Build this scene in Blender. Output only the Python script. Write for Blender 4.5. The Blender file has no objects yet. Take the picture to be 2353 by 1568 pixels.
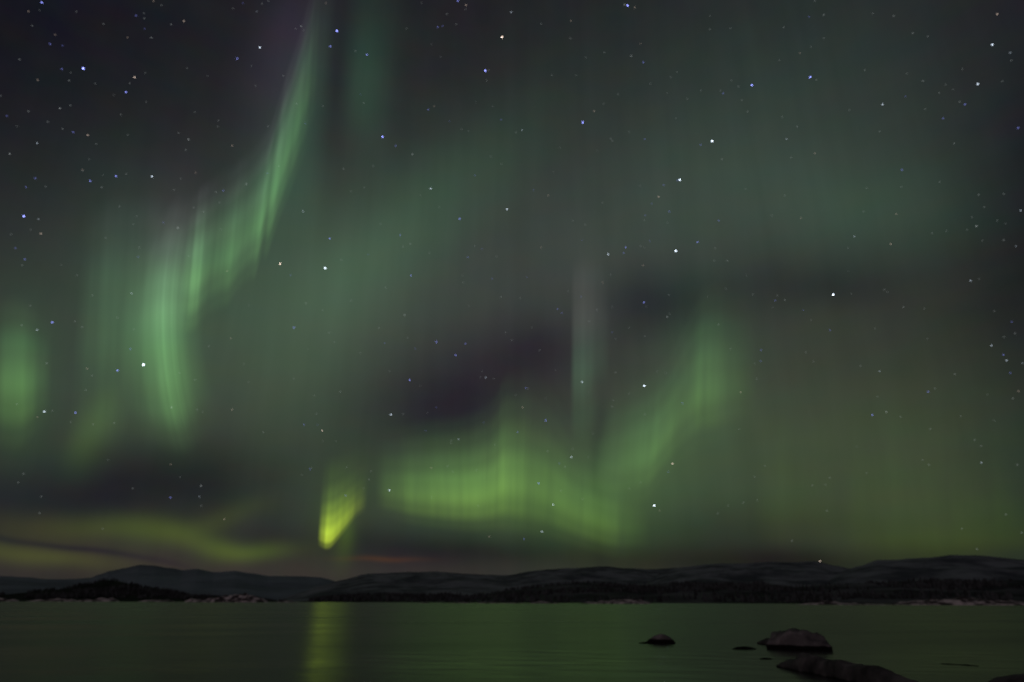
import bpy, bmesh, math, random
from mathutils import Vector, Matrix, noise
scene = bpy.context.scene
col = scene.collection
R = math.radians

# ------------------------------------------------------------------ camera
FPX, CXP, CYP = 1568.7, 1176.5, 784.0          # focal length and centre in photo units (2353 x 1568)
CAM_H, PITCH, ROLL = 1.8, R(20.89), R(0.158)
cam_data = bpy.data.cameras.new("camera")
cam = bpy.data.objects.new("camera", cam_data)
col.objects.link(cam)
cam_data.sensor_width = 36.0
cam_data.lens = 24.0
cam_data.clip_start = 0.1
cam_data.clip_end = 300000.0
CAM_ROT = Matrix.Rotation(math.pi / 2 + PITCH, 3, 'X') @ Matrix.Rotation(ROLL, 3, 'Z')
cam.matrix_world = Matrix.Translation((0, 0, CAM_H)) @ CAM_ROT.to_4x4()
cam_data.dof.use_dof = True                     # wide open lens, focused a little short of infinity
cam_data.dof.focus_distance = 4.0
cam_data.dof.aperture_fstop = 1.7
scene.camera = cam
EYE = Vector((0, 0, CAM_H))

def ray(px, py):
    return (CAM_ROT @ Vector(((px - CXP) / FPX, (CYP - py) / FPX, -1.0))).normalized()

def azel(px, py):
    d = ray(px, py)
    return math.atan2(d.x, d.y), math.asin(d.z)

def at(px, py, dist):
    """point seen at a photo position, at a horizontal distance from the camera"""
    d = ray(px, py)
    return EYE + d * (dist / math.hypot(d.x, d.y))

# ------------------------------------------------------------------ render look
scene.view_settings.view_transform = 'Standard'
scene.view_settings.look = 'None'
scene.view_settings.exposure = 0.0
scene.view_settings.gamma = 1.0
scene.cycles.use_adaptive_sampling = True
scene.cycles.adaptive_threshold = 0.008
scene.cycles.adaptive_min_samples = 48
scene.cycles.transparent_max_bounces = 24
scene.cycles.max_bounces = 4

# ------------------------------------------------------------------ node helpers
def nd(t, kind, **kw):
    n = t.nodes.new(kind)
    for k, v in kw.items():
        setattr(n, k, v)
    return n

def vm(t, op, a, b=None, c=None):
    n = nd(t, 'ShaderNodeVectorMath', operation=op)
    for i, s in enumerate((a, b, c)):
        if s is None:
            continue
        if isinstance(s, bpy.types.NodeSocket):
            t.links.new(s, n.inputs[i])
        else:
            n.inputs[i].default_value = s
    return n.outputs['Value'] if op in ('DOT_PRODUCT', 'LENGTH') else n.outputs['Vector']

def mt(t, op, a, b=None, c=None):
    n = nd(t, 'ShaderNodeMath', operation=op)
    for i, s in enumerate((a, b, c)):
        if s is None:
            continue
        if isinstance(s, bpy.types.NodeSocket):
            t.links.new(s, n.inputs[i])
        else:
            n.inputs[i].default_value = s
    return n.outputs[0]

# ------------------------------------------------------------------ sky: night air with soft aurora glow (by azimuth and elevation)
# (centre x, centre y, half width, half height, tilt clockwise in degrees, red, green, blue light added)
GLOW = [
    (1150, 610, 650, 240, -10, .026, .034, .027),
    (772, 190, 24, 170, 4, -.003, -.010, -.005),
    (1250, 1010, 1150, 240, 0, .022, .027, .017),
    (2020, 1050, 480, 220, 0, .012, .020, .004),
    (940, 525, 250, 80, -38, .010, .036, .014),
    (760, 630, 120, 150, 0, .014, .030, .014),
    (1990, 485, 190, 80, 0, .009, .026, .013),
    (1560, 430, 200, 140, -30, .004, .012, .006),
    (1080, 875, 230, 90, -14, -.021, -.032, -.018),
    (1235, 790, 80, 45, -10, -.008, -.012, -.007),
    (1010, 980, 140, 70, 0, -.012, -.015, -.008),
    (1520, 690, 120, 55, 0, -.020, -.026, -.016),
    (1800, 645, 110, 45, -8, -.008, -.011, -.007),
    (1950, 660, 90, 40, 5, -.006, -.008, -.005),
    (255, 620, 75, 170, 8, .004, .014, .007),
    (310, 800, 110, 150, 0, .006, .016, .006),
    (360, 730, 60, 90, 0, .010, .034, .010),
    (404, 885, 40, 75, 6, .018, .050, .012),
    (215, 985, 28, 62, 24, .022, .048, .008),
    (420, 1090, 200, 60, 0, -.018, -.023, -.016),
    (680, 900, 140, 125, 0, .011, .027, .009),
    (1800, 170, 300, 220, 0, .003, .010, .006),
    (1850, 400, 300, 120, -15, .006, .010, .006),
    (845, 215, 36, 95, 0, .008, .028, .014),
    (845, 80, 60, 120, 0, .004, .014, .008),
    (662, 130, 50, 150, 12, .015, .010, .020),
    (400, 540, 55, 110, 10, .012, .006, .011),
    (1350, 690, 38, 90, 0, .009, .009, .008),
    (350, 1228, 95, 22, 5, .024, .038, .000),
    (200, 1222, 100, 26, 0, .010, .014, .000),
    (60, 1222, 160, 28, 2, .012, .010, .000),
    (500, 1258, 50, 16, 6, .030, .046, .000),
    (600, 1264, 60, 14, -4, .026, .046, .000),
    (80, 1284, 130, 15, 7, .026, .034, .000),
    (130, 1264, 190, 6, 8, -.016, -.016, -.002),
    (480, 1200, 90, 20, -20, .014, .022, .000),
    (500, 1310, 700, 40, 0, .015, .007, .003),
    (880, 1281, 60, 4, 1, .030, .007, -.003),
    (793, 1215, 14, 45, 6, .022, .042, .000),
    (480, 640, 110, 110, 0, .004, .020, .006),
    (690, 300, 40, 150, 14, .004, .016, .010),
    (650, 420, 60, 130, 20, .006, .022, .010),
    (1130, 1120, 230, 70, 0, .012, .040, .006),
    (1330, 1180, 140, 80, 10, .010, .030, .002),
    (775, 1190, 40, 60, 15, .010, .022, .001),
    (1480, 1040, 90, 90, -30, .010, .032, .008),
    (1630, 880, 75, 140, 0, .008, .028, .009),
    (45, 890, 70, 140, 0, .004, .018, .004),
    (1374, 1060, 12, 110, 0, -.012, -.022, -.008),
    (1660, 1225, 200, 55, 0, -.011, -.018, -.009),
    (1120, 1265, 330, 26, 3, -.010, -.014, -.010),
    (90, 1150, 180, 60, 0, -.008, -.010, -.004),
    (2180, 1240, 180, 50, 0, .008, .016, -.004),
    (1620, 1180, 120, 80, 0, .004, .012, .004),
    (1800, 1290, 260, 26, 0, -.012, -.016, -.011),
    (1000, 1270, 240, 34, 0, -.008, -.008, -.002),
    (40, 860, 60, 130, 0, .006, .018, .006),
    (-150, 150, 520, 330, 0, -.008, -.008, -.006),
    (2500, 250, 300, 380, 0, -.005, -.008, -.005),  # from here down: lens darkening at the right edge, put into the sky colour
    (2450, 620, 230, 330, 0, -.011, -.014, -.010),
    (2420, 1050, 130, 240, 0, -.012, -.012, -.004),
]
BASE = (.0138, .0136, .0168)
world = bpy.data.worlds.new("World")
scene.world = world
world.use_nodes = True
wt = world.node_tree
wt.nodes.clear()
w_out = nd(wt, 'ShaderNodeOutputWorld')
w_bg = nd(wt, 'ShaderNodeBackground')
wt.links.new(w_bg.outputs[0], w_out.inputs[0])
gen = nd(wt, 'ShaderNodeTexCoord').outputs['Generated']
sx = nd(wt, 'ShaderNodeSeparateXYZ')
wt.links.new(vm(wt, 'NORMALIZE', gen), sx.inputs[0])
cx_ = nd(wt, 'ShaderNodeCombineXYZ')
wt.links.new(mt(wt, 'ARCTAN2', sx.outputs[0], sx.outputs[1]), cx_.inputs[0])
wt.links.new(mt(wt, 'ARCSINE', sx.outputs[2]), cx_.inputs[1])
AE = cx_.outputs[0]
# gentle irregularity of the glow's outlines
wn = nd(wt, 'ShaderNodeTexNoise', noise_dimensions='2D')
wn.inputs['Scale'].default_value = 5.0
wn.inputs['Detail'].default_value = 2.0
wt.links.new(AE, wn.inputs['Vector'])
AEW = vm(wt, 'MULTIPLY_ADD', vm(wt, 'SUBTRACT', wn.outputs['Color'], (.5, .5, .5)), (.035, .025, 0), AE)

def blob(acc, px, py, s1, s2, tilt, r, g, b):
    a0, e0 = azel(px, py)
    ax, ex = azel(px + 4, py)
    ay, ey = azel(px, py + 4)
    J = ((ax - a0) / 4, (ay - a0) / 4, (ex - e0) / 4, (ey - e0) / 4)
    t = R(tilt)
    c, s = math.cos(t), math.sin(t)
    pxx = c * c * s1 * s1 + s * s * s2 * s2
    pyy = s * s * s1 * s1 + c * c * s2 * s2
    pxy = c * s * (s1 * s1 - s2 * s2)
    A, B, C_, D = J
    caa = A * A * pxx + 2 * A * B * pxy + B * B * pyy
    cee = C_ * C_ * pxx + 2 * C_ * D * pxy + D * D * pyy
    cae = A * C_ * pxx + (A * D + B * C_) * pxy + B * D * pyy
    ang = .5 * math.atan2(2 * cae, caa - cee)
    m, d = (caa + cee) / 2, math.hypot((caa - cee) / 2, cae)
    l1, l2 = math.sqrt(m + d), math.sqrt(max(m - d, 1e-12))
    mp = nd(wt, 'ShaderNodeMapping', vector_type='TEXTURE')
    wt.links.new(AEW, mp.inputs['Vector'])
    mp.inputs['Location'].default_value = (a0, e0, 0)
    mp.inputs['Rotation'].default_value = (0, 0, ang)
    mp.inputs['Scale'].default_value = (l1 * 1.414, l2 * 1.414, 1)
    q = vm(wt, 'DOT_PRODUCT', mp.outputs[0], mp.outputs[0])
    f = mt(wt, 'POWER', .367879, q)
    return vm(wt, 'MULTIPLY_ADD', f, (r, g, b), acc)

acc = BASE
for g in GLOW:
    acc = blob(acc, *g)
# faint upright rays in the whole glow and a little unevenness of the air
rn = nd(wt, 'ShaderNodeTexNoise', noise_dimensions='2D')
rn.inputs['Scale'].default_value = 1.0
rn.inputs['Detail'].default_value = 3.0
wt.links.new(vm(wt, 'MULTIPLY', AE, (34, 3.2, 0)), rn.inputs['Vector'])
mod = mt(wt, 'MULTIPLY_ADD', rn.outputs[0], .16, .92)
hn = nd(wt, 'ShaderNodeTexNoise', noise_dimensions='2D')
hn.inputs['Scale'].default_value = 1.0
hn.inputs['Detail'].default_value = 4.0
wt.links.new(vm(wt, 'MULTIPLY', AE, (13, 26, 0)), hn.inputs['Vector'])
acc = vm(wt, 'MULTIPLY', acc, mod)
acc = vm(wt, 'MULTIPLY_ADD', vm(wt, 'SUBTRACT', hn.outputs['Color'], (.5, .5, .5)), (.007, .006, .006), acc)
acc = vm(wt, 'MAXIMUM', acc, (.004, .004, .005))
wt.links.new(acc, w_bg.inputs['Color'])
w_bg.inputs['Strength'].default_value = 1.0

# one weak warm lamp far behind the camera (source unseen) that tints rocks and shore
sun_d = bpy.data.lights.new("warm_lamp", 'SUN')
sun_d.energy = 0.18
sun_d.angle = R(0.5)
sun_d.color = (1.0, .80, .82)
sun = bpy.data.objects.new("warm_lamp", sun_d)
col.objects.link(sun)
sun.rotation_euler = Vector((.42, 1.0, -.42)).to_track_quat('-Z', 'Y').to_euler()

# ------------------------------------------------------------------ object helpers
def tag(o, label=None, cat=None, group=None, kind=None):
    if label: o['label'] = label
    if cat: o['category'] = cat
    if group: o['group'] = group
    if kind: o['kind'] = kind
    return o

def mesh_obj(name, verts, faces, mat, parent=None, smooth=True, uvs=None):
    me = bpy.data.meshes.new(name)
    me.from_pydata([tuple(v) for v in verts], [], faces)
    if uvs:
        l = me.uv_layers.new(name="UVMap")
        for lp in me.loops:
            l.data[lp.index].uv = uvs[lp.vertex_index]
    if smooth:
        me.polygons.foreach_set('use_smooth', [True] * len(me.polygons))
    me.materials.append(mat)
    me.update()
    o = bpy.data.objects.new(name, me)
    col.objects.link(o)
    if parent:
        o.parent = parent
    return o

def new_mat(name):
    m = bpy.data.materials.new(name)
    m.use_nodes = True
    m.node_tree.nodes.clear()
    out = nd(m.node_tree, 'ShaderNodeOutputMaterial')
    return m, m.node_tree, out

def ramp(t, fac, stops, interp='EASE'):
    n = nd(t, 'ShaderNodeValToRGB')
    n.color_ramp.interpolation = interp
    el = n.color_ramp.elements
    while len(el) < len(stops):
        el.new(.5)
    for e, (p, c) in zip(el, stops):
        e.position = p
    for e, (p, c) in zip(el, stops):
        e.color = (c[0], c[1], c[2], 1) if hasattr(c, '__len__') else (c, c, c, 1)
    t.links.new(fac, n.inputs[0])
    return n.outputs[0]

def pchip(xs, ys, x):
    if x <= xs[0]: return ys[0]
    for i in range(len(xs) - 1):
        if x <= xs[i + 1]:
            t = (x - xs[i]) / (xs[i + 1] - xs[i])
            t = t * t * (3 - 2 * t) * .5 + t * .5
            return ys[i] + (ys[i + 1] - ys[i]) * t
    return ys[-1]

# ------------------------------------------------------------------ water
m_water, t, out = new_mat("lake_water")
p = nd(t, 'ShaderNodeBsdfPrincipled')
p.inputs['Base Color'].default_value = (.035, .031, .034, 1)
p.inputs['Roughness'].default_value = .17
p.inputs['IOR'].default_value = 1.333
p.inputs['Specular IOR Level'].default_value = .165
tc = nd(t, 'ShaderNodeTexCoord').outputs['Object']
n1 = nd(t, 'ShaderNodeTexNoise')
n1.inputs['Scale'].default_value = 1.0
n1.inputs['Detail'].default_value = 3.0
def turned(ang, sx_, sy_):
    mp = nd(t, 'ShaderNodeMapping')
    mp.inputs['Rotation'].default_value = (0, 0, R(ang))
    t.links.new(tc, mp.inputs['Vector'])
    return vm(t, 'MULTIPLY', mp.outputs[0], (sx_, sy_, 1))
t.links.new(turned(14, .4, .9), n1.inputs['Vector'])
n2 = nd(t, 'ShaderNodeTexNoise')
n2.inputs['Scale'].default_value = 1.0
n2.inputs['Detail'].default_value = 4.0
t.links.new(turned(-23, .035, .09), n2.inputs['Vector'])
bp = nd(t, 'ShaderNodeBump')
bp.inputs['Strength'].default_value = .38
bp.inputs['Distance'].default_value = .12
t.links.new(n1.outputs[0], bp.inputs['Height'])
t.links.new(bp.outputs[0], p.inputs['Normal'])
t.links.new(ramp(t, n2.outputs[0], [(.30, .17), (.70, .28)]), p.inputs['Roughness'])
t.links.new(p.outputs[0], out.inputs[0])
S = 40000
w = mesh_obj("water", [(-S, -S, 0), (S, -S, 0), (S, S, 0), (-S, S, 0)], [(0, 1, 2, 3)], m_water, smooth=False)
tag(w, kind='structure')

# ------------------------------------------------------------------ hills and shore
def land_mat(name, dark, light, lo, hi, scale, squash=1.0, rough=.9):
    m, t, out = new_mat(name)
    p = nd(t, 'ShaderNodeBsdfPrincipled')
    p.inputs['Roughness'].default_value = rough
    p.inputs['Specular IOR Level'].default_value = .1
    tc = nd(t, 'ShaderNodeTexCoord').outputs['Object']
    n = nd(t, 'ShaderNodeTexNoise')
    n.inputs['Scale'].default_value = 1.0
    n.inputs['Detail'].default_value = 6.0
    n.inputs['Roughness'].default_value = .6
    t.links.new(vm(t, 'MULTIPLY', tc, (scale, scale * .6, scale * squash)), n.inputs['Vector'])
    c = ramp(t, n.outputs[0], [(lo, dark), (hi, light)])
    t.links.new(c, p.inputs['Base Color'])
    t.links.new(p.outputs[0], out.inputs[0])
    return m

m_far = land_mat("pale_blue_fell", (.15, .19, .22), (.24, .30, .35), .3, .7, .0012, 1.6)  # thin snow, with distant blue paleness put into the base colour
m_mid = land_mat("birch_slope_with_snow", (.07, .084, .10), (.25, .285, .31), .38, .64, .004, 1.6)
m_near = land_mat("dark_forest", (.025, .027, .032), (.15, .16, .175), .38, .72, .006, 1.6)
m_dark = land_mat("black_headland", (.006, .006, .006), (.05, .042, .04), .55, .85, .03, 5)
m_shore = land_mat("frosted_shore_rock", (.07, .06, .062), (.80, .71, .71), .42, .60, .11, 2)

HILL_GRID = {}
def hill(name, sky, r_foot, r_ridge, r_back, mat, amp, nscale, cols=420, rows=48, seed=0, power=1.15):
    xs = [p[0] for p in sky]
    ys = [p[1] for p in sky]
    V, F = [], []
    off = Vector((seed * 17.3, seed * 5.1, seed * 3.7))
    for i in range(cols + 1):
        px = xs[0] + (xs[-1] - xs[0]) * i / cols
        top = at(px, pchip(xs, ys, px), r_ridge)
        h = max(top.z, .5)
        d = Vector((top.x, top.y, 0)).normalized()
        for j in range(rows + 1):
            tt = j / rows
            if tt < .8:
                s = tt / .8
                r = r_foot + (r_ridge - r_foot) * s
                z = h * (s ** power)
            else:
                s = (tt - .8) / .2
                r = r_ridge + (r_back - r_ridge) * s
                z = h * (1 - s * s)
            q = d * r
            k = noise.fractal(q * nscale + off, 1.0, 2.0, 6)
            g = noise.ridged_multi_fractal(q * nscale * .8 + off, .9, 2.1, 5, 1.0, 2.0) - 1.0
            w_ = min(1.0, (tt / .8) * 2.2) if tt < .8 else 1.0
            body = 1 - abs(tt - .45) / .45 if tt < .8 else 0
            z += h * amp * w_ * (k + g * (.35 + 1.6 * max(body, 0)))
            if j == 0: z = -2.0
            if j == rows: z = -5.0
            V.append((q.x, q.y, z))
    for i in range(cols):
        for j in range(rows):
            a = i * (rows + 1) + j
            F.append((a, a + rows + 1, a + rows + 2, a + 1))
    o = mesh_obj(name, V, F, mat)
    tag(o, kind='structure')
    HILL_GRID[o.name] = (V, cols, rows)
    return o

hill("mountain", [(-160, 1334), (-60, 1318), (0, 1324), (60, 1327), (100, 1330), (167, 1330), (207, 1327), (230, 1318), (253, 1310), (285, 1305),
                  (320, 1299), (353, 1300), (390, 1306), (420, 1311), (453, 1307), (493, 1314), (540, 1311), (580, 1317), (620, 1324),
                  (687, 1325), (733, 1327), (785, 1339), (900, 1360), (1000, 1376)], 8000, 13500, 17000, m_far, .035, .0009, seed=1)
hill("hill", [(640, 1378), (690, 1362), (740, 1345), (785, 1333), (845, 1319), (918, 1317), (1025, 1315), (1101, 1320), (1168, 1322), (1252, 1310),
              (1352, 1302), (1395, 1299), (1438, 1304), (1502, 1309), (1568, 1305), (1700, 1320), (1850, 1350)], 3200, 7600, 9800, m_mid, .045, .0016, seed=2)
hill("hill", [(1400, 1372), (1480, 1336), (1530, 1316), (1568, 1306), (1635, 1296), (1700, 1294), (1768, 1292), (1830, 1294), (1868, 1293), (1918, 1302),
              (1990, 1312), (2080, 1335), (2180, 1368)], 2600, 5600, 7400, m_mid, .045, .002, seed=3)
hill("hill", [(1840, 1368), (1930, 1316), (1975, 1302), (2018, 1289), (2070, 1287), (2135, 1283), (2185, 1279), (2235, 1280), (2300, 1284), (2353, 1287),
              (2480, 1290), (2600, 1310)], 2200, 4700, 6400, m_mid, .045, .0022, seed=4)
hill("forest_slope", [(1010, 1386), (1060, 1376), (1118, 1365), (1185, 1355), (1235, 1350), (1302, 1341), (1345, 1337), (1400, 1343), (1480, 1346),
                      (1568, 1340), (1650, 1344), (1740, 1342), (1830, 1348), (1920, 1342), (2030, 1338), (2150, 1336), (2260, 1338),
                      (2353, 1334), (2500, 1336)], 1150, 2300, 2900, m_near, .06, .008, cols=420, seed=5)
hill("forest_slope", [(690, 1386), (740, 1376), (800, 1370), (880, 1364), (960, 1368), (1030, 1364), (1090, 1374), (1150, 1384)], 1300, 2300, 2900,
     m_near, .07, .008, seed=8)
hill("headland", [(-120, 1374), (-40, 1371), (0, 1367), (67, 1361), (133, 1355), (200, 1343), (235, 1336), (255, 1335), (287, 1340), (333, 1349), (400, 1360),
                  (434, 1369), (484, 1371), (540, 1377), (600, 1381), (660, 1384)], 1350, 2000, 2500, m_dark, .07, .012, cols=320, seed=6)

# conifers and birches too far to tell apart, growing over the dark slopes
m_tree, t, out = new_mat("night_conifer")
p = nd(t, 'ShaderNodeBsdfPrincipled')
p.inputs['Roughness'].default_value = .9
tcn = nd(t, 'ShaderNodeTexNoise')
tcn.inputs['Scale'].default_value = .05
t.links.new(nd(t, 'ShaderNodeTexCoord').outputs['Object'], tcn.inputs['Vector'])
t.links.new(ramp(t, tcn.outputs[0], [(.4, (.026, .029, .030)), (.65, (.085, .092, .10))]), p.inputs['Base Color'])
t.links.new(p.outputs[0], out.inputs[0])

def forest(hill_name, n, seed, hmin, hmax, label):
    rnd = random.Random(seed)
    V0, cols, rows = HILL_GRID[hill_name]
    V, F = [], []
    while n > 0:
        fi, fj = rnd.random() * (cols - 1), rnd.random() ** .7 * rows * .86
        i, j = int(fi), int(fj)
        if j < 1:
            continue
        a, b = fi - i, fj - j
        P = [Vector(V0[(i + di) * (rows + 1) + j + dj]) for di in (0, 1) for dj in (0, 1)]
        c = (P[0] * (1 - b) + P[1] * b) * (1 - a) + (P[2] * (1 - b) + P[3] * b) * a
        if noise.fractal(c * .0045, 1.0, 2.0, 3) + .12 * noise.noise(c * .03 + Vector((seed, 0, 0))) < .02 or c.z < .5:
            continue
        n -= 1
        h = rnd.uniform(hmin, hmax) * (1 + .5 * noise.noise(c * .02))
        r = h * rnd.uniform(.2, .34)
        o_ = len(V)
        ph = rnd.random() * 6
        for lvl, (rr, zz) in enumerate(((.5, -.05), (1, .12), (.72, .42), (.4, .74))):
            for k in range(5):
                f = ph + k * 1.2566 + lvl * .5
                V.append(c + Vector((math.cos(f) * r * rr, math.sin(f) * r * rr, h * zz)))
        V.append(c + Vector((0, 0, h)))
        for lvl in range(3):
            for k in range(5):
                F.append((o_ + lvl * 5 + k, o_ + lvl * 5 + (k + 1) % 5, o_ + lvl * 5 + 5 + (k + 1) % 5, o_ + lvl * 5 + 5 + k))
        for k in range(5):
            F.append((o_ + 15 + k, o_ + 15 + (k + 1) % 5, o_ + 20))
    tag(mesh_obj("forest", V, F, m_tree, smooth=False), label, "forest", kind='stuff')

forest("forest_slope", 3200, 1, 5, 11, "dark forest covering the lower slopes along the middle and right far shore")
forest("forest_slope.001", 1200, 2, 5, 10, "dark forest on the low slope left of the middle far shore")
forest("headland", 2600, 3, 3.5, 8, "black forest covering the low headland on the left far shore")

def shore(px_tops, r, mat=None, seed=0, depth=30, cols=None):
    """low frosted rocks along the far waterline"""
    xs = [p[0] for p in px_tops]
    ys = [p[1] for p in px_tops]
    cols = cols or int((xs[-1] - xs[0]) / 1.5) + 8
    V, F = [], []
    rows = 8
    for i in range(cols + 1):
        px = xs[0] + (xs[-1] - xs[0]) * i / cols
        top = at(px, pchip(xs, ys, px), r)
        d = Vector((top.x, top.y, 0)).normalized()
        h = max(top.z, 0)
        for j in range(rows + 1):
            s = j / rows
            rr = r - depth * .5 + depth * 1.3 * s
            prof = math.sin(min(s * 1.35, 1.0) * math.pi / 2) if s < .75 else math.cos((s - .75) / .25 * math.pi / 2)
            q = d * rr
            k = noise.fractal(q * .12 + Vector((seed * 9, 0, 0)), 1.0, 2.0, 4)
            z = h * prof * (1 + .45 * k) + .15 * k
            if j in (0, rows): z = -1.0
            V.append((q.x, q.y, z))
    for i in range(cols):
        for j in range(rows):
            a = i * (rows + 1) + j
            F.append((a, a + rows + 1, a + rows + 2, a + 1))
    o = mesh_obj("rocky_shore", V, F, mat or m_shore)
    tag(o, kind='structure')
    return o

shore([(-60, 1378), (0, 1376), (25, 1377), (45, 1380)], 1300, seed=1)
shore([(60, 1381.5), (95, 1378), (130, 1376), (165, 1377.5), (180, 1381)], 1300, seed=2)
shore([(178, 1381), (195, 1377), (215, 1378), (240, 1375.5), (262, 1376.5), (275, 1381)], 1300, seed=3)
shore([(315, 1383), (335, 1379), (360, 1379.5), (385, 1378), (402, 1382)], 1200, seed=4)
shore([(424, 1382), (440, 1376), (470, 1378), (490, 1373), (520, 1370), (555, 1366), (585, 1369), (605, 1376), (618, 1384)], 1000, seed=5)
shore([(635, 1384), (660, 1380.5), (685, 1384)], 1000, seed=6)
shore([(955, 1388), (975, 1384.5), (1000, 1387), (1040, 1386), (1062, 1384), (1090, 1387), (1120, 1383.5), (1150, 1386), (1190, 1385), (1215, 1388)], 760, seed=7)
shore([(1205, 1388), (1240, 1383), (1275, 1385), (1300, 1388.5)], 760, seed=8)
shore([(1325, 1389), (1350, 1384), (1400, 1380), (1440, 1377.5), (1470, 1379), (1488, 1385), (1500, 1390)], 720, seed=9)
shore([(1825, 1391), (1850, 1387), (1872, 1385), (1888, 1381), (1915, 1381.5), (1935, 1386), (1960, 1387), (2000, 1388), (2050, 1390)], 640, seed=10)
shore([(2045, 1388), (2080, 1382), (2130, 1378), (2180, 1376), (2205, 1374), (2240, 1376), (2290, 1380), (2353, 1383), (2440, 1386)], 700, seed=11)

# ------------------------------------------------------------------ rocks in the shallows
def rock_mat(name, wet_h, pale=1.0):
    m, t, out = new_mat(name)
    p = nd(t, 'ShaderNodeBsdfPrincipled')
    geo = nd(t, 'ShaderNodeNewGeometry').outputs['Position']
    sz = nd(t, 'ShaderNodeSeparateXYZ')
    t.links.new(geo, sz.inputs[0])
    na = nd(t, 'ShaderNodeTexNoise')
    na.inputs['Scale'].default_value = 1.6
    na.inputs['Detail'].default_value = 7
    t.links.new(geo, na.inputs['Vector'])
    dry = ramp(t, na.outputs[0], [(.34, (.08 * pale, .075 * pale, .078 * pale)), (.5, (.17 * pale, .155 * pale, .16 * pale)), (.66, (.32 * pale, .285 * pale, .29 * pale))])
    wl = mt(t, 'MULTIPLY_ADD', mt(t, 'SUBTRACT', na.outputs[0], .5), .14, sz.outputs[2])
    wet = ramp(t, wl, [(wet_h, 0.0), (wet_h + .06, 1.0)])
    mx = nd(t, 'ShaderNodeMix', data_type='RGBA')
    t.links.new(wet, mx.inputs['Factor'])
    mx.inputs[6].default_value = (.006, .006, .005, 1)
    t.links.new(dry, mx.inputs[7])
    t.links.new(mx.outputs[2], p.inputs['Base Color'])
    p.inputs['Roughness'].default_value = .85
    p.inputs['Specular IOR Level'].default_value = .15
    bp = nd(t, 'ShaderNodeBump')
    bp.inputs['Strength'].default_value = .6
    bp.inputs['Distance'].default_value = .06
    t.links.new(na.outputs[0], bp.inputs['Height'])
    t.links.new(bp.outputs[0], p.inputs['Normal'])
    t.links.new(p.outputs[0], out.inputs[0])
    return m

ROCK_WET = rock_mat('frosted_boulder', .15, .85)
ROCK_DRY = rock_mat('frosted_slab', .0, .56)
ROCK_BLACK = rock_mat('wet_black_rock', 2.0)

def rock(label, outline, foot, depth, seed, mat, rough=.10):
    """outline: silhouette (x, top y) in the photo; foot: where the near side meets the water at both ends (y left, y right); depth in metres"""
    xs = [p[0] for p in outline]
    ys = [p[1] for p in outline]
    NU, NT = 64, 44
    V, F = [], []
    pts = []
    for i in range(NU + 1):
        u = -1 + 2 * i / NU
        px = xs[0] + (xs[-1] - xs[0]) * (u + 1) / 2
        fy = foot[0] + (foot[1] - foot[0]) * (u + 1) / 2
        d = ray(px, fy)
        dist = CAM_H / (-d.z) * math.hypot(d.x, d.y)
        fwd = Vector((d.x, d.y, 0)).normalized()
        wd = depth / 2 * max(0.0, 1 - abs(u) ** 2.8) ** .5 + .02
        c = fwd * (dist + wd)
        top = at(px, pchip(xs, ys, px), dist + wd)
        pts.append((c, fwd, wd, max(top.z, .015)))
    org = pts[NU // 2][0].copy()
    for c, fwd, wd, hz in pts:
        for j in range(NT):
            a = 2 * math.pi * j / NT
            ca, sa = math.cos(a), math.sin(a)
            yy = math.copysign(abs(ca) ** .8, ca) * wd
            zz = (abs(sa) ** .85) * hz if sa > 0 else -(abs(sa) ** .8) * .4
            pt = c + fwd * yy + Vector((0, 0, zz))
            q = Vector((pt.x * 1.2, pt.y * 1.2, zz * 1.6)) + Vector((seed * 7.7, seed * 3.1, 0))
            k = noise.fractal(q, 1.0, 2.0, 5)
            cell = noise.cell(q * .9) - .5
            vor = noise.voronoi(q * .8)[0]
            facet = (vor[1] - vor[0]) - .35
            amt = rough * min(1.0, hz * 2.2 + .1)
            pt += (fwd * ca * .7 + Vector((0, 0, max(sa, 0)))) * amt * (k * .8 + facet * .7)
            V.append(pt - org)
    for i in range(NU):
        for j in range(NT):
            a, b = i * NT + j, i * NT + (j + 1) % NT
            F.append((a, b, b + NT, a + NT))
    F.append(tuple(range(NT))[::-1])
    F.append(tuple(NU * NT + j for j in range(NT)))
    o = mesh_obj("rock", V, F, mat)
    o.location = org
    tag(o, label, "rock")
    return o

rock("small humped rock with pale top and black foot, standing alone left of the big boulder",
     [(1484, 1475), (1494, 1467), (1504, 1459), (1520, 1455.5), (1533, 1460), (1543, 1467), (1552, 1476)], (1479, 1480), 1.1, 1, ROCK_WET, .12)
rock("thin dark ledge barely above water at the left tip of the small humped rock",
     [(1468, 1477.5), (1480, 1475.5), (1492, 1475), (1502, 1477)], (1479.5, 1479.5), .6, 2, ROCK_BLACK, .03)
rock("low flat black rock awash just left of the big boulder",
     [(1683, 1491), (1695, 1486.5), (1712, 1484.5), (1726, 1487), (1738, 1491)], (1493, 1493), .7, 3, ROCK_BLACK, .05)
rock("big rounded pale grey boulder with a black wet foot, the largest rock in the water",
     [(1762, 1480), (1772, 1468), (1780, 1456), (1794, 1448), (1815, 1445), (1835, 1443), (1860, 1445), (1876, 1449), (1893, 1461), (1905, 1474), (1914, 1489)], (1492, 1498), 2.2, 4, ROCK_WET, .26)
rock("pinkish low ledge leaning against the left side of the big boulder",
     [(1740, 1476), (1752, 1472), (1770, 1466), (1788, 1462), (1810, 1472)], (1480, 1488), .9, 5, ROCK_DRY, .10)
rock("tiny dark rock just breaking the water below the big boulder",
     [(1746, 1513.5), (1756, 1512), (1766, 1512), (1776, 1514)], (1515.5, 1515.5), .25, 6, ROCK_BLACK, .02)
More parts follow.
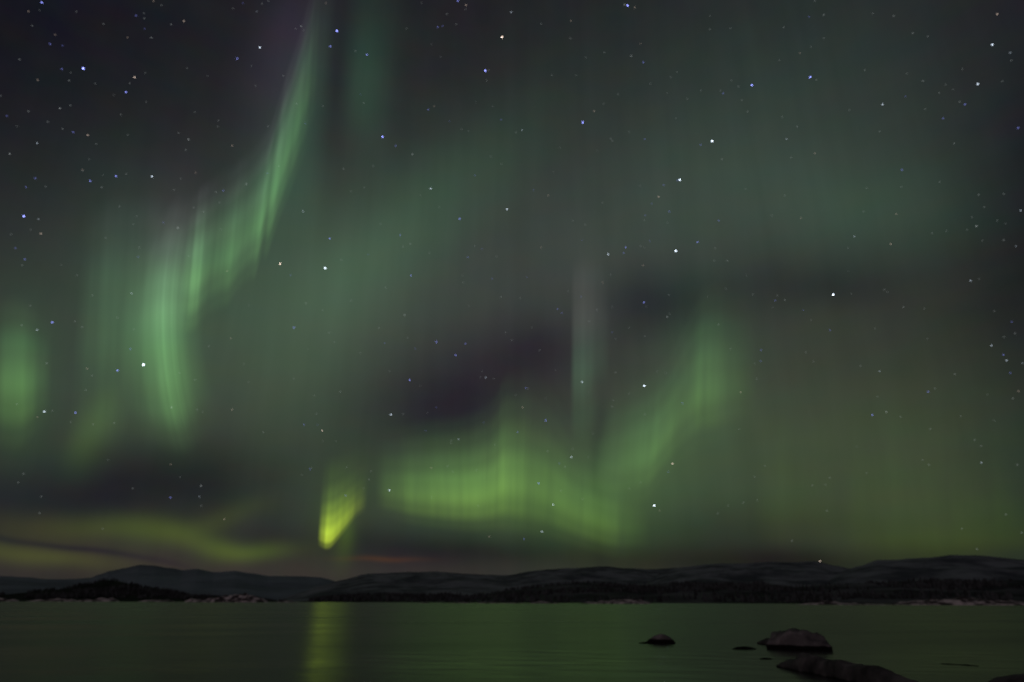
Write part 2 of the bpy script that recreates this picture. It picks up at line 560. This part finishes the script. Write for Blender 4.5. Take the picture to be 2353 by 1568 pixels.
rock("long sloping grey rock with a peaked back in the foreground, cut by the bottom edge",
     [(1784, 1529), (1800, 1523), (1830, 1514), (1850, 1505), (1868, 1502), (1888, 1508), (1930, 1512), (1970, 1519), (2010, 1531), (2050, 1543), (2090, 1556), (2140, 1574)],
     (1533, 1606), 1.3, 7, ROCK_DRY, .14)
rock("thin broken ledge just above the water near the right edge",
     [(2163, 1525.5), (2178, 1525), (2200, 1527.5), (2222, 1527), (2236, 1530), (2250, 1531.5)], (1526.5, 1532), .3, 8, ROCK_BLACK, .08)
rock("low purplish rock in the bottom right corner, cut by the frame",
     [(2268, 1568), (2295, 1558), (2330, 1552), (2380, 1548), (2430, 1556), (2470, 1570)], (1572, 1590), 1.0, 9, ROCK_DRY, .10)

# ------------------------------------------------------------------ aurora curtains: folded sheets of light hanging in the high air
def cr(p0, p1, p2, p3, t):
    return .5 * ((2 * p1) + (-p0 + p2) * t + (2 * p0 - 5 * p1 + 4 * p2 - p3) * t * t + (-p0 + 3 * p1 - 3 * p2 + p3) * t ** 3)

def aurora(name, label, rays, vprof, colour_v, strength, rng=62000, fold=2500, ray_freq=8, ray_amp=.25, seed=0, sub=8, nv=24, bow=0.0):
    """rays: (bottom x, bottom y, top x, top y, brightness) in the photo, left to right"""
    n = len(rays)
    nu = (n - 1) * sub
    V, UV, F = [], [], []
    for i in range(nu + 1):
        k = min(i // sub, n - 2)
        t_ = i / sub - k
        r4 = [rays[max(0, min(n - 1, k + o))] for o in (-1, 0, 1, 2)]
        bx, by, tx, ty = (cr(r4[0][c], r4[1][c], r4[2][c], r4[3][c], t_) for c in range(4))
        bow_ = bow * 4
        rr = rng + fold * math.sin(i / nu * math.pi * 3 + seed)
        for j in range(nv + 1):
            v = j / nv
            V.append(at(bx + (tx - bx) * v + bow_ * v * (1 - v), by + (ty - by) * v, rr))
            UV.append((i / nu, v))
    for i in range(nu):
        for j in range(nv):
            a = i * (nv + 1) + j
            F.append((a, a + nv + 1, a + nv + 2, a + 1))
    m, t, out = new_mat(name + "_light")
    uv = nd(t, 'ShaderNodeUVMap').outputs[0]
    s = nd(t, 'ShaderNodeSeparateXYZ')
    t.links.new(uv, s.inputs[0])
    nz = nd(t, 'ShaderNodeTexNoise', noise_dimensions='2D')
    nz.inputs['Scale'].default_value = 1.0
    nz.inputs['Detail'].default_value = 3.0
    t.links.new(vm(t, 'MULTIPLY_ADD', uv, (ray_freq, .7, 0), (seed * 3.3, seed, 0)), nz.inputs['Vector'])
    iu = ramp(t, s.outputs[0], [(i / (n - 1), r[4]) for i, r in enumerate(rays)], 'EASE')
    iv = ramp(t, s.outputs[1], vprof, 'EASE')
    cv = ramp(t, s.outputs[1], colour_v, 'LINEAR')
    k = mt(t, 'MULTIPLY_ADD', nz.outputs[0], 2 * ray_amp, 1 - ray_amp)
    k = mt(t, 'MULTIPLY', mt(t, 'MULTIPLY', iu, iv), mt(t, 'MULTIPLY', k, strength))
    em = nd(t, 'ShaderNodeEmission')
    t.links.new(cv, em.inputs['Color'])
    t.links.new(k, em.inputs['Strength'])
    tr = nd(t, 'ShaderNodeBsdfTransparent')
    ad = nd(t, 'ShaderNodeAddShader')
    t.links.new(em.outputs[0], ad.inputs[0])
    t.links.new(tr.outputs[0], ad.inputs[1])
    t.links.new(ad.outputs[0], out.inputs[0])
    m.cycles.emission_sampling = 'NONE'
    o = mesh_obj(name, V, F, m, uvs=UV)
    tag(o, label, "aurora", "aurora curtains in the night sky")
    return o

GREEN = [(0, (.42, 1, .28)), (.4, (.38, 1, .34)), (.7, (.48, 1, .52)), (1, (1, .9, 1.1))]
LOWG = [(0, (.56, 1, .08)), (.4, (.46, 1, .18)), (1, (.42, 1, .34))]
MIDG = [(0, (.50, 1, .14)), (.35, (.42, 1, .22)), (.7, (.36, 1, .32)), (1, (.5, 1, .5))]
YELL = [(0, (.78, 1, .05)), (.35, (.66, 1, .06)), (1, (.36, 1, .16))]
SOFT = [(0, 0), (.12, .45), (.28, 1), (.55, .7), (.8, .25), (1, 0)]

aurora("aurora_curtain", "tall bright green aurora curtain with upright rays, sweeping from the top edge down leftwards",
       [(360, 760, 396, 480, 0), (396, 764, 432, 450, .20), (420, 772, 452, 430, .50), (432, 774, 461, 420, 1.0), (443, 772, 472, 410, 1.0), (456, 760, 487, 400, .52), (475, 738, 508, 380, .34), (500, 722, 534, 370, .48),
        (522, 715, 556, 350, .60), (545, 680, 582, 330, .38), (572, 655, 612, 290, .55), (584, 652, 628, 260, .75), (600, 605, 645, 200, .52), (612, 605, 660, 150, .78), (636, 535, 684, 80, .52),
        (662, 470, 706, 0, .46), (690, 400, 724, -70, .26), (708, 360, 736, -130, .12), (728, 330, 750, -150, .05), (765, 310, 780, -160, 0)],
       [(0, 0), (.10, .15), (.22, .55), (.36, 1), (.52, .8), (.72, .32), (.88, .08), (1, 0)], GREEN, .25, ray_freq=30, ray_amp=.30, seed=1, sub=6)
aurora("aurora_curtain", "bright folded green aurora band hanging below the foot of the tall curtain",
       [(305, 1010, 330, 520, 0), (350, 1035, 362, 490, .14), (388, 1050, 388, 460, .40), (412, 1055, 408, 440, .78), (428, 1055, 422, 440, .92), (444, 1050, 438, 440, .70), (462, 1035, 456, 460, .38), (488, 1010, 478, 490, .13), (525, 980, 505, 520, 0)],
       [(0, 0), (.08, .10), (.20, .50), (.33, .72), (.44, .84), (.54, 1), (.64, .74), (.78, .30), (.9, .08), (1, 0)], GREEN, .235, ray_freq=16, ray_amp=.28, seed=2, bow=-48)
aurora("aurora_curtain", "faint wide veil of green aurora with upright rays, left of the tall curtain",
       [(150, 1040, 190, 470, 0), (195, 1050, 225, 450, .55), (240, 1050, 262, 430, .9), (285, 1050, 305, 430, .75), (330, 1050, 352, 430, .9), (380, 1050, 400, 450, .6), (440, 1040, 450, 480, 0)],
       [(0, 0), (.2, .4), (.45, 1), (.65, .8), (.85, .3), (1, 0)], GREEN, .052, ray_freq=14, ray_amp=.4, seed=9, rng=64000)
aurora("aurora_curtain", "soft wide green aurora patch touching the left edge of the sky",
       [(-60, 1000, -55, 680, .2), (-15, 1030, -15, 680, .45), (15, 1045, 18, 670, .85), (45, 1045, 50, 670, 1.0), (68, 1025, 76, 690, .70), (90, 1000, 98, 710, .25), (118, 975, 124, 740, 0)],
       [(0, 0), (.12, .12), (.28, .6), (.44, 1), (.65, .55), (.85, .12), (1, 0)], MIDG, .135, ray_freq=6, ray_amp=.2, seed=3)
aurora("aurora_curtain", "small brilliant yellow green aurora flame low over the hills, mirrored in the water",
       [(728, 1256, 740, 1060, 0), (740, 1263, 752, 1045, .48), (749, 1266, 764, 1040, 1.0), (760, 1263, 778, 1035, .80), (774, 1248, 790, 1030, .56), (790, 1228, 803, 1025, .36), (806, 1208, 817, 1020, .25), (820, 1192, 830, 1010, .12), (844, 1178, 852, 1000, 0)],
       [(0, 0), (.05, .25), (.11, .85), (.18, 1), (.29, .62), (.41, .32), (.54, .13), (.72, .04), (1, 0)], YELL, .66, ray_freq=9, ray_amp=.16, seed=4)
aurora("aurora_curtain", "wide yellow green aurora arc glowing over the middle of the hills",
       [(860, 1190, 860, 980, 0), (905, 1202, 905, 970, .34), (950, 1214, 950, 960, .66), (1000, 1222, 1000, 950, .80), (1050, 1228, 1050, 945, .88), (1095, 1230, 1098, 930, 1.0), (1130, 1230, 1136, 900, .92), (1152, 1231, 1160, 850, 1.0),
        (1182, 1235, 1192, 840, .78), (1215, 1240, 1228, 840, .52), (1260, 1248, 1270, 880, .46), (1310, 1260, 1318, 960, .50), (1355, 1274, 1362, 990, .54), (1395, 1286, 1400, 1010, .44), (1435, 1288, 1438, 1030, .20), (1500, 1280, 1500, 1060, 0)],
       [(0, 0), (.08, .10), (.18, .55), (.30, 1), (.42, .82), (.56, .42), (.74, .16), (.88, .05), (1, 0)], LOWG, .190, ray_freq=30, ray_amp=.36, seed=5)
aurora("aurora_curtain", "soft green aurora pillar rising right of the middle, bent at its foot",
       [(1340, 1165, 1360, 940, 0), (1400, 1172, 1418, 890, .32), (1444, 1172, 1468, 860, .74), (1482, 1165, 1514, 830, .92), (1520, 1122, 1550, 780, .70),
        (1562, 1080, 1588, 700, .58), (1602, 1050, 1616, 650, .88), (1640, 1040, 1646, 640, .74), (1678, 1025, 1680, 650, .34), (1745, 1000, 1735, 670, 0)],
       [(0, 0), (.10, .10), (.22, .5), (.36, 1), (.52, .75), (.7, .34), (.86, .1), (1, 0)], MIDG, .102, ray_freq=18, ray_amp=.34, seed=6)
aurora("aurora_curtain", "narrow pale aurora pillar with a sharp left side above the middle of the arc",
       [(1308, 1030, 1312, 600, 0), (1322, 1040, 1322, 580, .85), (1336, 1045, 1338, 570, 1.0), (1352, 1030, 1356, 570, .72), (1374, 990, 1378, 580, .38), (1405, 960, 1405, 620, 0)],
       [(0, 0), (.2, .4), (.40, 1), (.58, .7), (.8, .3), (1, 0)], [(0, (.36, 1, .3)), (.5, (.5, 1, .6)), (.72, (1, 1, .9)), (1, (1, .9, .9))], .058, ray_freq=7, ray_amp=.2, seed=7)
aurora("aurora_curtain", "very faint olive veil of upright aurora rays over the right hand hills",
       [(1640, 1270, 1640, 900, 0), (1720, 1275, 1725, 880, .3), (1800, 1280, 1800, 860, .9), (1920, 1280, 1920, 850, .7), (2040, 1280, 2035, 850, .95), (2160, 1280, 2150, 850, .9), (2280, 1280, 2265, 860, .7), (2420, 1280, 2400, 880, .4)],
       [(0, 0), (.12, .5), (.3, 1), (.6, .6), (.85, .2), (1, 0)], [(0, (.55, 1, .02)), (.5, (.42, 1, .14)), (1, (.4, 1, .3))], .022, ray_freq=13, ray_amp=.6, seed=10, rng=64000)

# ------------------------------------------------------------------ stars
# tiles of the sky, each star: x, y inside its tile, colour (b blue, w white, o orange, g grey) and brightness 1 to 5
STARS = {
 (0, 0): "385,25b4 262,106o2 295,238o1 508,320o2 460,406b3 575,420b2 765,630b5 568,636b3 650,670g1 345,737o2 635,742g2 875,770g1 1235,712o4 1158,848b4 1045,873b1 1335,672g1 1190,766o1 1250,145b3 1330,266b2 1390,350g3 1172,346o2 1690,196o3 1572,226b1 1410,12o2 2230,30b2 2180,540b4 550,996g3 262,1024g2 65,1066b2 440,1120o1 672,1216b3 575,1186b1 806,1242o3 342,1316w3 90,1414g3 1175,1240o1 1730,1282g3 1706,1378g2 2132,1338o3 1640,1222o1 2140,80g1 1345,938b1 757,1562o2 365,95g1 2310,608b1",
 (1, 0): "8,108w2 36,438w4 415,242g3 743,286b5 683,427b4 640,30o2 910,470g1 1018,504b4 962,870b2 990,948g2 375,954g2 453,1134b2 110,1160b1 1163,1257b5 1284,1341b3 1436,1418g3 1077,1526b1 803,1552g2 1669,250b3 1713,240b2 1853,10b4 1929,50o3 1752,130b1 1382,264g1 1696,522g1 2260,342o5 2108,652b5 2138,646o2 2344,112w3 1581,1008b3 1636,976o2 1777,1112b2 2253,1101b2 2018,944g1 2254,1506o1 2155,1438g1 115,10g1 1522,28b1",
 (2, 0): "1061,52b5 1034,44g3 1128,70o3 541,194o2 536,354g2 848,484g1 1179,402o2 1094,516g3 1206,573b3 365,693g2 588,694g1 1457,710b1 1515,660b1 1270,770g1 841,956b1 754,1022o3 649,1126b5 93,1196w3 36,1216b1 1220,1280b3 922,1296g1 1733,1331b3 1838,1297w5 1940,858b3 2203,785b5 2078,794g1 2112,920g1 2164,1026g1 1610,908g1 1928,1464g1 974,868g1 1505,1088g1 2006,262b1 1816,270g1 1912,834g1 438,1356g1",
 (3, 0): "388,710b5 513,138g2 378,156b2 513,350g2 293,488o2 1328,306g2 890,644g2 1275,676g1 1422,744g2 1052,962w4 1264,888b2 1926,774w4 2060,412w4 2104,132o3 2224,486w2 2232,556g1 1630,780g1 1698,822o1 1808,960b3 1760,936o1 1608,1090b3 1442,1002g1 2296,1176b3 1026,1208b1 170,1279w3 130,1076g1 430,1410o2 1230,1562b3 102,556g1 144,252g1 962,126g1 1786,636g1 2152,748g1 1708,1320g1 395,430g1 428,8b1",
 (0, 1): "757,4g2 1066,52b4 1160,30b1 1396,54w4 830,96b4 945,40g1 325,72b3 240,152b3 420,148o1 935,155g2 1598,178b1 2050,184b3 2263,125g3 1796,20o2 220,420b5 355,446w2 1500,478b2 1632,528g3 2025,540g1 376,580o3 142,712b2 228,816b3 1268,793b2 560,866o1 970,618b1 2086,922o2 1206,1128w3 1780,340g1 480,1394b4 340,1464w3 2120,1540o2 205,868g1 1255,420g1 1080,1350b1",
 (1, 1): "105,26b2 870,190b1 994,158g1 1508,226g1 1605,165w4 432,375w3 677,624b4 1034,772b2 1326,594b3 1417,674g2 1350,698g1 1869,444b4 2304,356w4 2011,48b3 222,856o5 637,897w5 318,960b2 1424,963b4 1592,756b1 1944,796b3 2077,720b2 2166,994b2 2210,790g1 2008,690g1 347,1443b4 458,1218g2 874,1194g1 1366,1328g3 1958,1240g1 2250,1162g2 1395,1538g1 2296,1486b1 1130,1446g1 610,1284b1 672,1490g1 785,822g1 1682,336g1 1895,966g1",
 (2, 1): "1521,92b3 1541,86w5 1394,134b3 1346,240o3 1284,304b2 1445,377b3 1224,412b2 199,180b2 334,230o2 832,298g1 673,496g2 1427,481b1 644,642b2 1900,460b3 1705,657b4 1504,738w5 1045,706b4 1024,758b3 885,768w4 1261,650b2 1217,708b1 267,706o2 1976,830g2 1204,872o2 904,958g2 833,1030o2 135,980b2 517,1108b1 634,1160b2 1211,1211b4 1440,1144g1 419,1272b3 454,1310b3 708,1384g2 920,1252b1 1425,1345g3 1898,1416g2 918,1484b2 1232,1250g1 2155,964g1 950,1546g1 1075,1445g1 380,14b1",
 (3, 1): "303,436o2 878,376g1 1177,400o2 793,605w3 1126,676o3 1576,106g1 1934,222g1 1914,510g3 2320,366w3 1986,334g1 2164,638g2 2276,696w2 1872,430o1 737,920g1 1860,1012w3 1938,996g1 597,1140w5 764,1132g1 66,1194b3 157,1188g3 85,1150g1 40,1256g1 322,1284b2 395,1372g1 570,1466b3 1436,1266g2 1098,1116g1 2078,1290g1 2238,1390b2 2268,1496g1 735,712g1 2105,460g1 35,414g1",
 (0, 2): "1200,72b3 1318,216w5 800,250o3 1080,268b4 428,203g2 155,578g2 408,646w4 694,656b4 345,692o2 480,640g1 650,742g2 1576,608g3 2132,628o3 1050,754g1 2280,376o1 1860,648g1 1810,630g1 1568,1132o2 1656,1246b1 1846,1328g3 1830,1428w3 1566,1436b3 1220,1352g1 380,1428g2 992,1090g1 215,1218g1 1918,44b1 845,316g1",
 (1, 2): "1182,16b3 1462,70b2 1656,8b4 1924,24b3 1833,128b4 1412,357b4 1505,410g2 1226,274g1 773,462g2 1240,675w4 1655,608b2 2110,334w3 2064,328b1 2075,276g1 2093,748b2 443,766b3 564,768b2 606,822o4 732,920b1 538,502g1 346,345g1 1556,824b2 1860,899w3 1806,906g1 2194,950g2 498,1174b3 420,1228o1 830,1158b1 1610,1162o2 1760,1148g1 1226,1368w4 824,1418b3 1040,1270g1 988,1350g1 2026,1186g1 1615,1434g1 2040,1512g2",
 (2, 2): "130,431b3 148,434o1 33,494g2 95,608o3 308,522o1 643,375w4 709,466g1 1214,411w5 950,285g2 400,264o1 309,727b4 52,835b3 920,600g2 1562,570b3 740,845g2 1412,292g1 2008,70g2 2288,82b3 2284,182b3 2248,345g1 2100,468o3 545,1066w4 434,1124b2 486,1154g1 1474,1125o4 1436,1200b3 243,1304b4 451,1374g2 378,1501w4 1306,1510w5 1356,1554o2 325,1010g2 2125,1482b1 2322,1146g2 648,1448g1 255,85g1 928,546g1",
 (3, 2): "2052,40w3 2162,124b3 2190,176w3 2336,202w2 2225,293b3 2300,458o2 1024,274w3 420,186g2 1470,464b3 1532,432b1 957,679b4 1087,650g3 2248,526g1 1006,508g1 1958,1116w3 568,1254g1 1478,1134g1 906,1212g1 1898,906g1 348,102g1 1770,688g1",
 (1, 3): "1690,75w4 1256,40b2 690,270o1",
 (2, 3): "60,44w3 -30,78g1 640,60o2 710,35o1 260,-5w4",
 (3, 3): "1840,395o4 230,270g1",
}
# the lowest row, read at another scale (photo units)
LOW = [(1124, 1233, 'o', 3), (1204, 1239, 'b', 3), (1245, 1222, 'w', 4), (516, 1193, 'o', 3), (1503, 1162, 'w', 0), (1884, 1289.5, 'o', 4), (2210, 1215, 'g', 2), (1820, 1243, 'g', 1), (2245, 1262, 'g', 1)]
PAL = {'b': ((.22, .25, .78), 'blue'), 'w': ((.62, .72, .85), 'white'), 'o': ((.72, .56, .46), 'pale orange'), 'g': ((.42, .46, .46), 'grey')}
POW = {1: .08, 2: .085, 3: .18, 4: .52, 5: 1.5}
WORD = {1: 'very faint', 2: 'faint', 3: 'dim', 4: 'bright', 5: 'brilliant'}
allst = []
for (tx, ty), txt in STARS.items():
    if ty == 3:
        continue
    for w_ in txt.split():
        for c in 'bwog':
            if c in w_:
                xy, b = w_.split(c)
                x, y = xy.split(',')
                allst.append((588.25 * tx + .2502 * int(x), 392.2 * ty + .2502 * int(y), c, int(b)))
                break
allst += [s for s in LOW if s[3] > 0]
star_mesh = {}

def star_shape(c, b):
    key = (c, b)
    if key in star_mesh:
        return star_mesh[key]
    m, t, out = new_mat("%s_%s_starlight" % (WORD[b].replace(' ', '_'), PAL[c][1].replace(' ', '_')))
    em = nd(t, 'ShaderNodeEmission')
    em.inputs['Color'].default_value = (*PAL[c][0], 1)
    em.inputs['Strength'].default_value = POW[b] * 7.0
    tr = nd(t, 'ShaderNodeBsdfTransparent')
    ad = nd(t, 'ShaderNodeAddShader')
    t.links.new(em.outputs[0], ad.inputs[0])
    lw = nd(t, 'ShaderNodeNewGeometry')                       # light only from the near half, so a star adds its light once
    bw = nd(t, 'ShaderNodeMixShader')
    t.links.new(lw.outputs['Backfacing'], bw.inputs[0])
    t.links.new(em.outputs[0], bw.inputs[1])
    t.links.new(tr.outputs[0], bw.inputs[2])
    ad.inputs[0].links and t.links.remove(ad.inputs[0].links[0])
    t.links.new(tr.outputs[0], ad.inputs[0])
    em2 = nd(t, 'ShaderNodeMixShader')
    zero = nd(t, 'ShaderNodeEmission')
    zero.inputs['Strength'].default_value = 0
    t.links.new(lw.outputs['Backfacing'], em2.inputs[0])
    t.links.new(em.outputs[0], em2.inputs[1])
    t.links.new(zero.outputs[0], em2.inputs[2])
    t.links.new(em2.outputs[0], ad.inputs[1])
    t.nodes.remove(bw)
    t.links.new(ad.outputs[0], out.inputs[0])
    m.cycles.emission_sampling = 'NONE'
    # a drop of light, tip along +x
    V, F, n, k = [], [], 10, 7
    for i in range(k + 1):
        a = math.pi * i / k
        x = -math.cos(a)
        r = math.sin(a) * (1 - .32 * x)
        for j in range(n):
            f = 2 * math.pi * j / n
            V.append((x, r * math.cos(f), r * math.sin(f)))
    for i in range(k):
        for j in range(n):
            a_, b_ = i * n + j, i * n + (j + 1) % n
            F.append((a_, a_ + n, b_ + n, b_))
    me = bpy.data.meshes.new("star")
    me.from_pydata(V, [], F)
    me.materials.append(m)
    star_mesh[key] = me
    return me

DIST = 45000.0
BRIGHTEST = next((x, y) for x, y, c, b in allst if c == 'w' and b == 5 and abs(x - 329) < 4)
random.seed(4)
ZX = [(590, 'far left'), (1177, 'left of the middle'), (1765, 'right of the middle'), (9999, 'far right')]
ZY = [(392, 'top of the sky'), (784, 'upper sky'), (1150, 'lower sky'), (9999, 'sky just over the hills')]
def zone(x, y):
    return next(n for l, n in ZX if x < l), next(n for l, n in ZY if y < l)
bins = {}
for s in allst:
    if s[3] == 1:
        continue
    bins.setdefault((s[2], s[3], zone(s[0], s[1])), []).append(s)
ORD = ['', 'second', 'third', 'fourth', 'fifth', 'sixth', 'seventh', 'eighth', 'ninth', 'tenth', 'eleventh', 'twelfth']
def star_matrix(px, py, b):
    d = ray(px, py)
    rad = Vector((CXP - px, py - CYP, 0))                    # towards the middle of the view, camera axes
    rl = rad.length
    xax = (CAM_ROT @ rad).normalized() if rl > 1 else Vector((1, 0, 0))
    xax = (xax - d * xax.dot(d)).normalized()
    yax = d.cross(xax)
    k = min(1.0, rl / 1300)
    u = DIST / FPX
    size = {1: .9, 2: 1.0, 3: 1.05, 4: 1.15, 5: 1.35}[b] * random.uniform(.82, 1.15) * (1.35 if (px, py) == BRIGHTEST else 1)
    sl, sw = size * (.70 + .62 * k ** 2) * u, size * (.70 - .22 * k) * u
    return Matrix.Translation(EYE + d * DIST) @ Matrix((xax, yax, -d)).transposed().to_4x4() @ Matrix.Diagonal((sl, sw, sw, 1))

V, F = [], []
src = star_shape('g', 1)
rs = random.Random(11)
faint = [s for s in allst if s[3] == 1] + [(rs.uniform(0, 2353), 1230 * rs.random() ** 1.1, 'g', 1) for _ in range(150)]
for px, py, c, b in faint:
    if b == 1:
        M = star_matrix(px, py, 1)
        o_ = len(V)
        V += [M @ v.co for v in src.vertices]
        F += [tuple(o_ + i for i in f.vertices) for f in src.polygons]
tag(mesh_obj("faint_stars", V, F, src.materials[0], smooth=False), "countless very faint grey stars scattered all over the night sky", "stars", kind='stuff')

for (c, b, z), lst in bins.items():
    lst.sort(key=lambda s: s[0])
    for i, (px, py, _c, _b) in enumerate(lst):
        o = bpy.data.objects.new("star", star_shape(c, b))
        col.objects.link(o)
        o.matrix_world = star_matrix(px, py, b)
        kind = '%s %s star' % (WORD[b], PAL[c][1])
        where = '%s, %s' % (z[0], z[1])
        if len(lst) == 1:
            lab = 'the only %s, %s' % (kind, where)
        elif i == 0:
            lab = 'leftmost %s, %s' % (kind, where)
        elif i == len(lst) - 1:
            lab = 'rightmost %s, %s' % (kind, where)
        else:
            lab = '%s %s from the left, %s' % (ORD[i] if i < 12 else 'thirteenth', kind, where)
        tag(o, lab, 'star', 'stars in the night sky')
print("stars", len(allst))
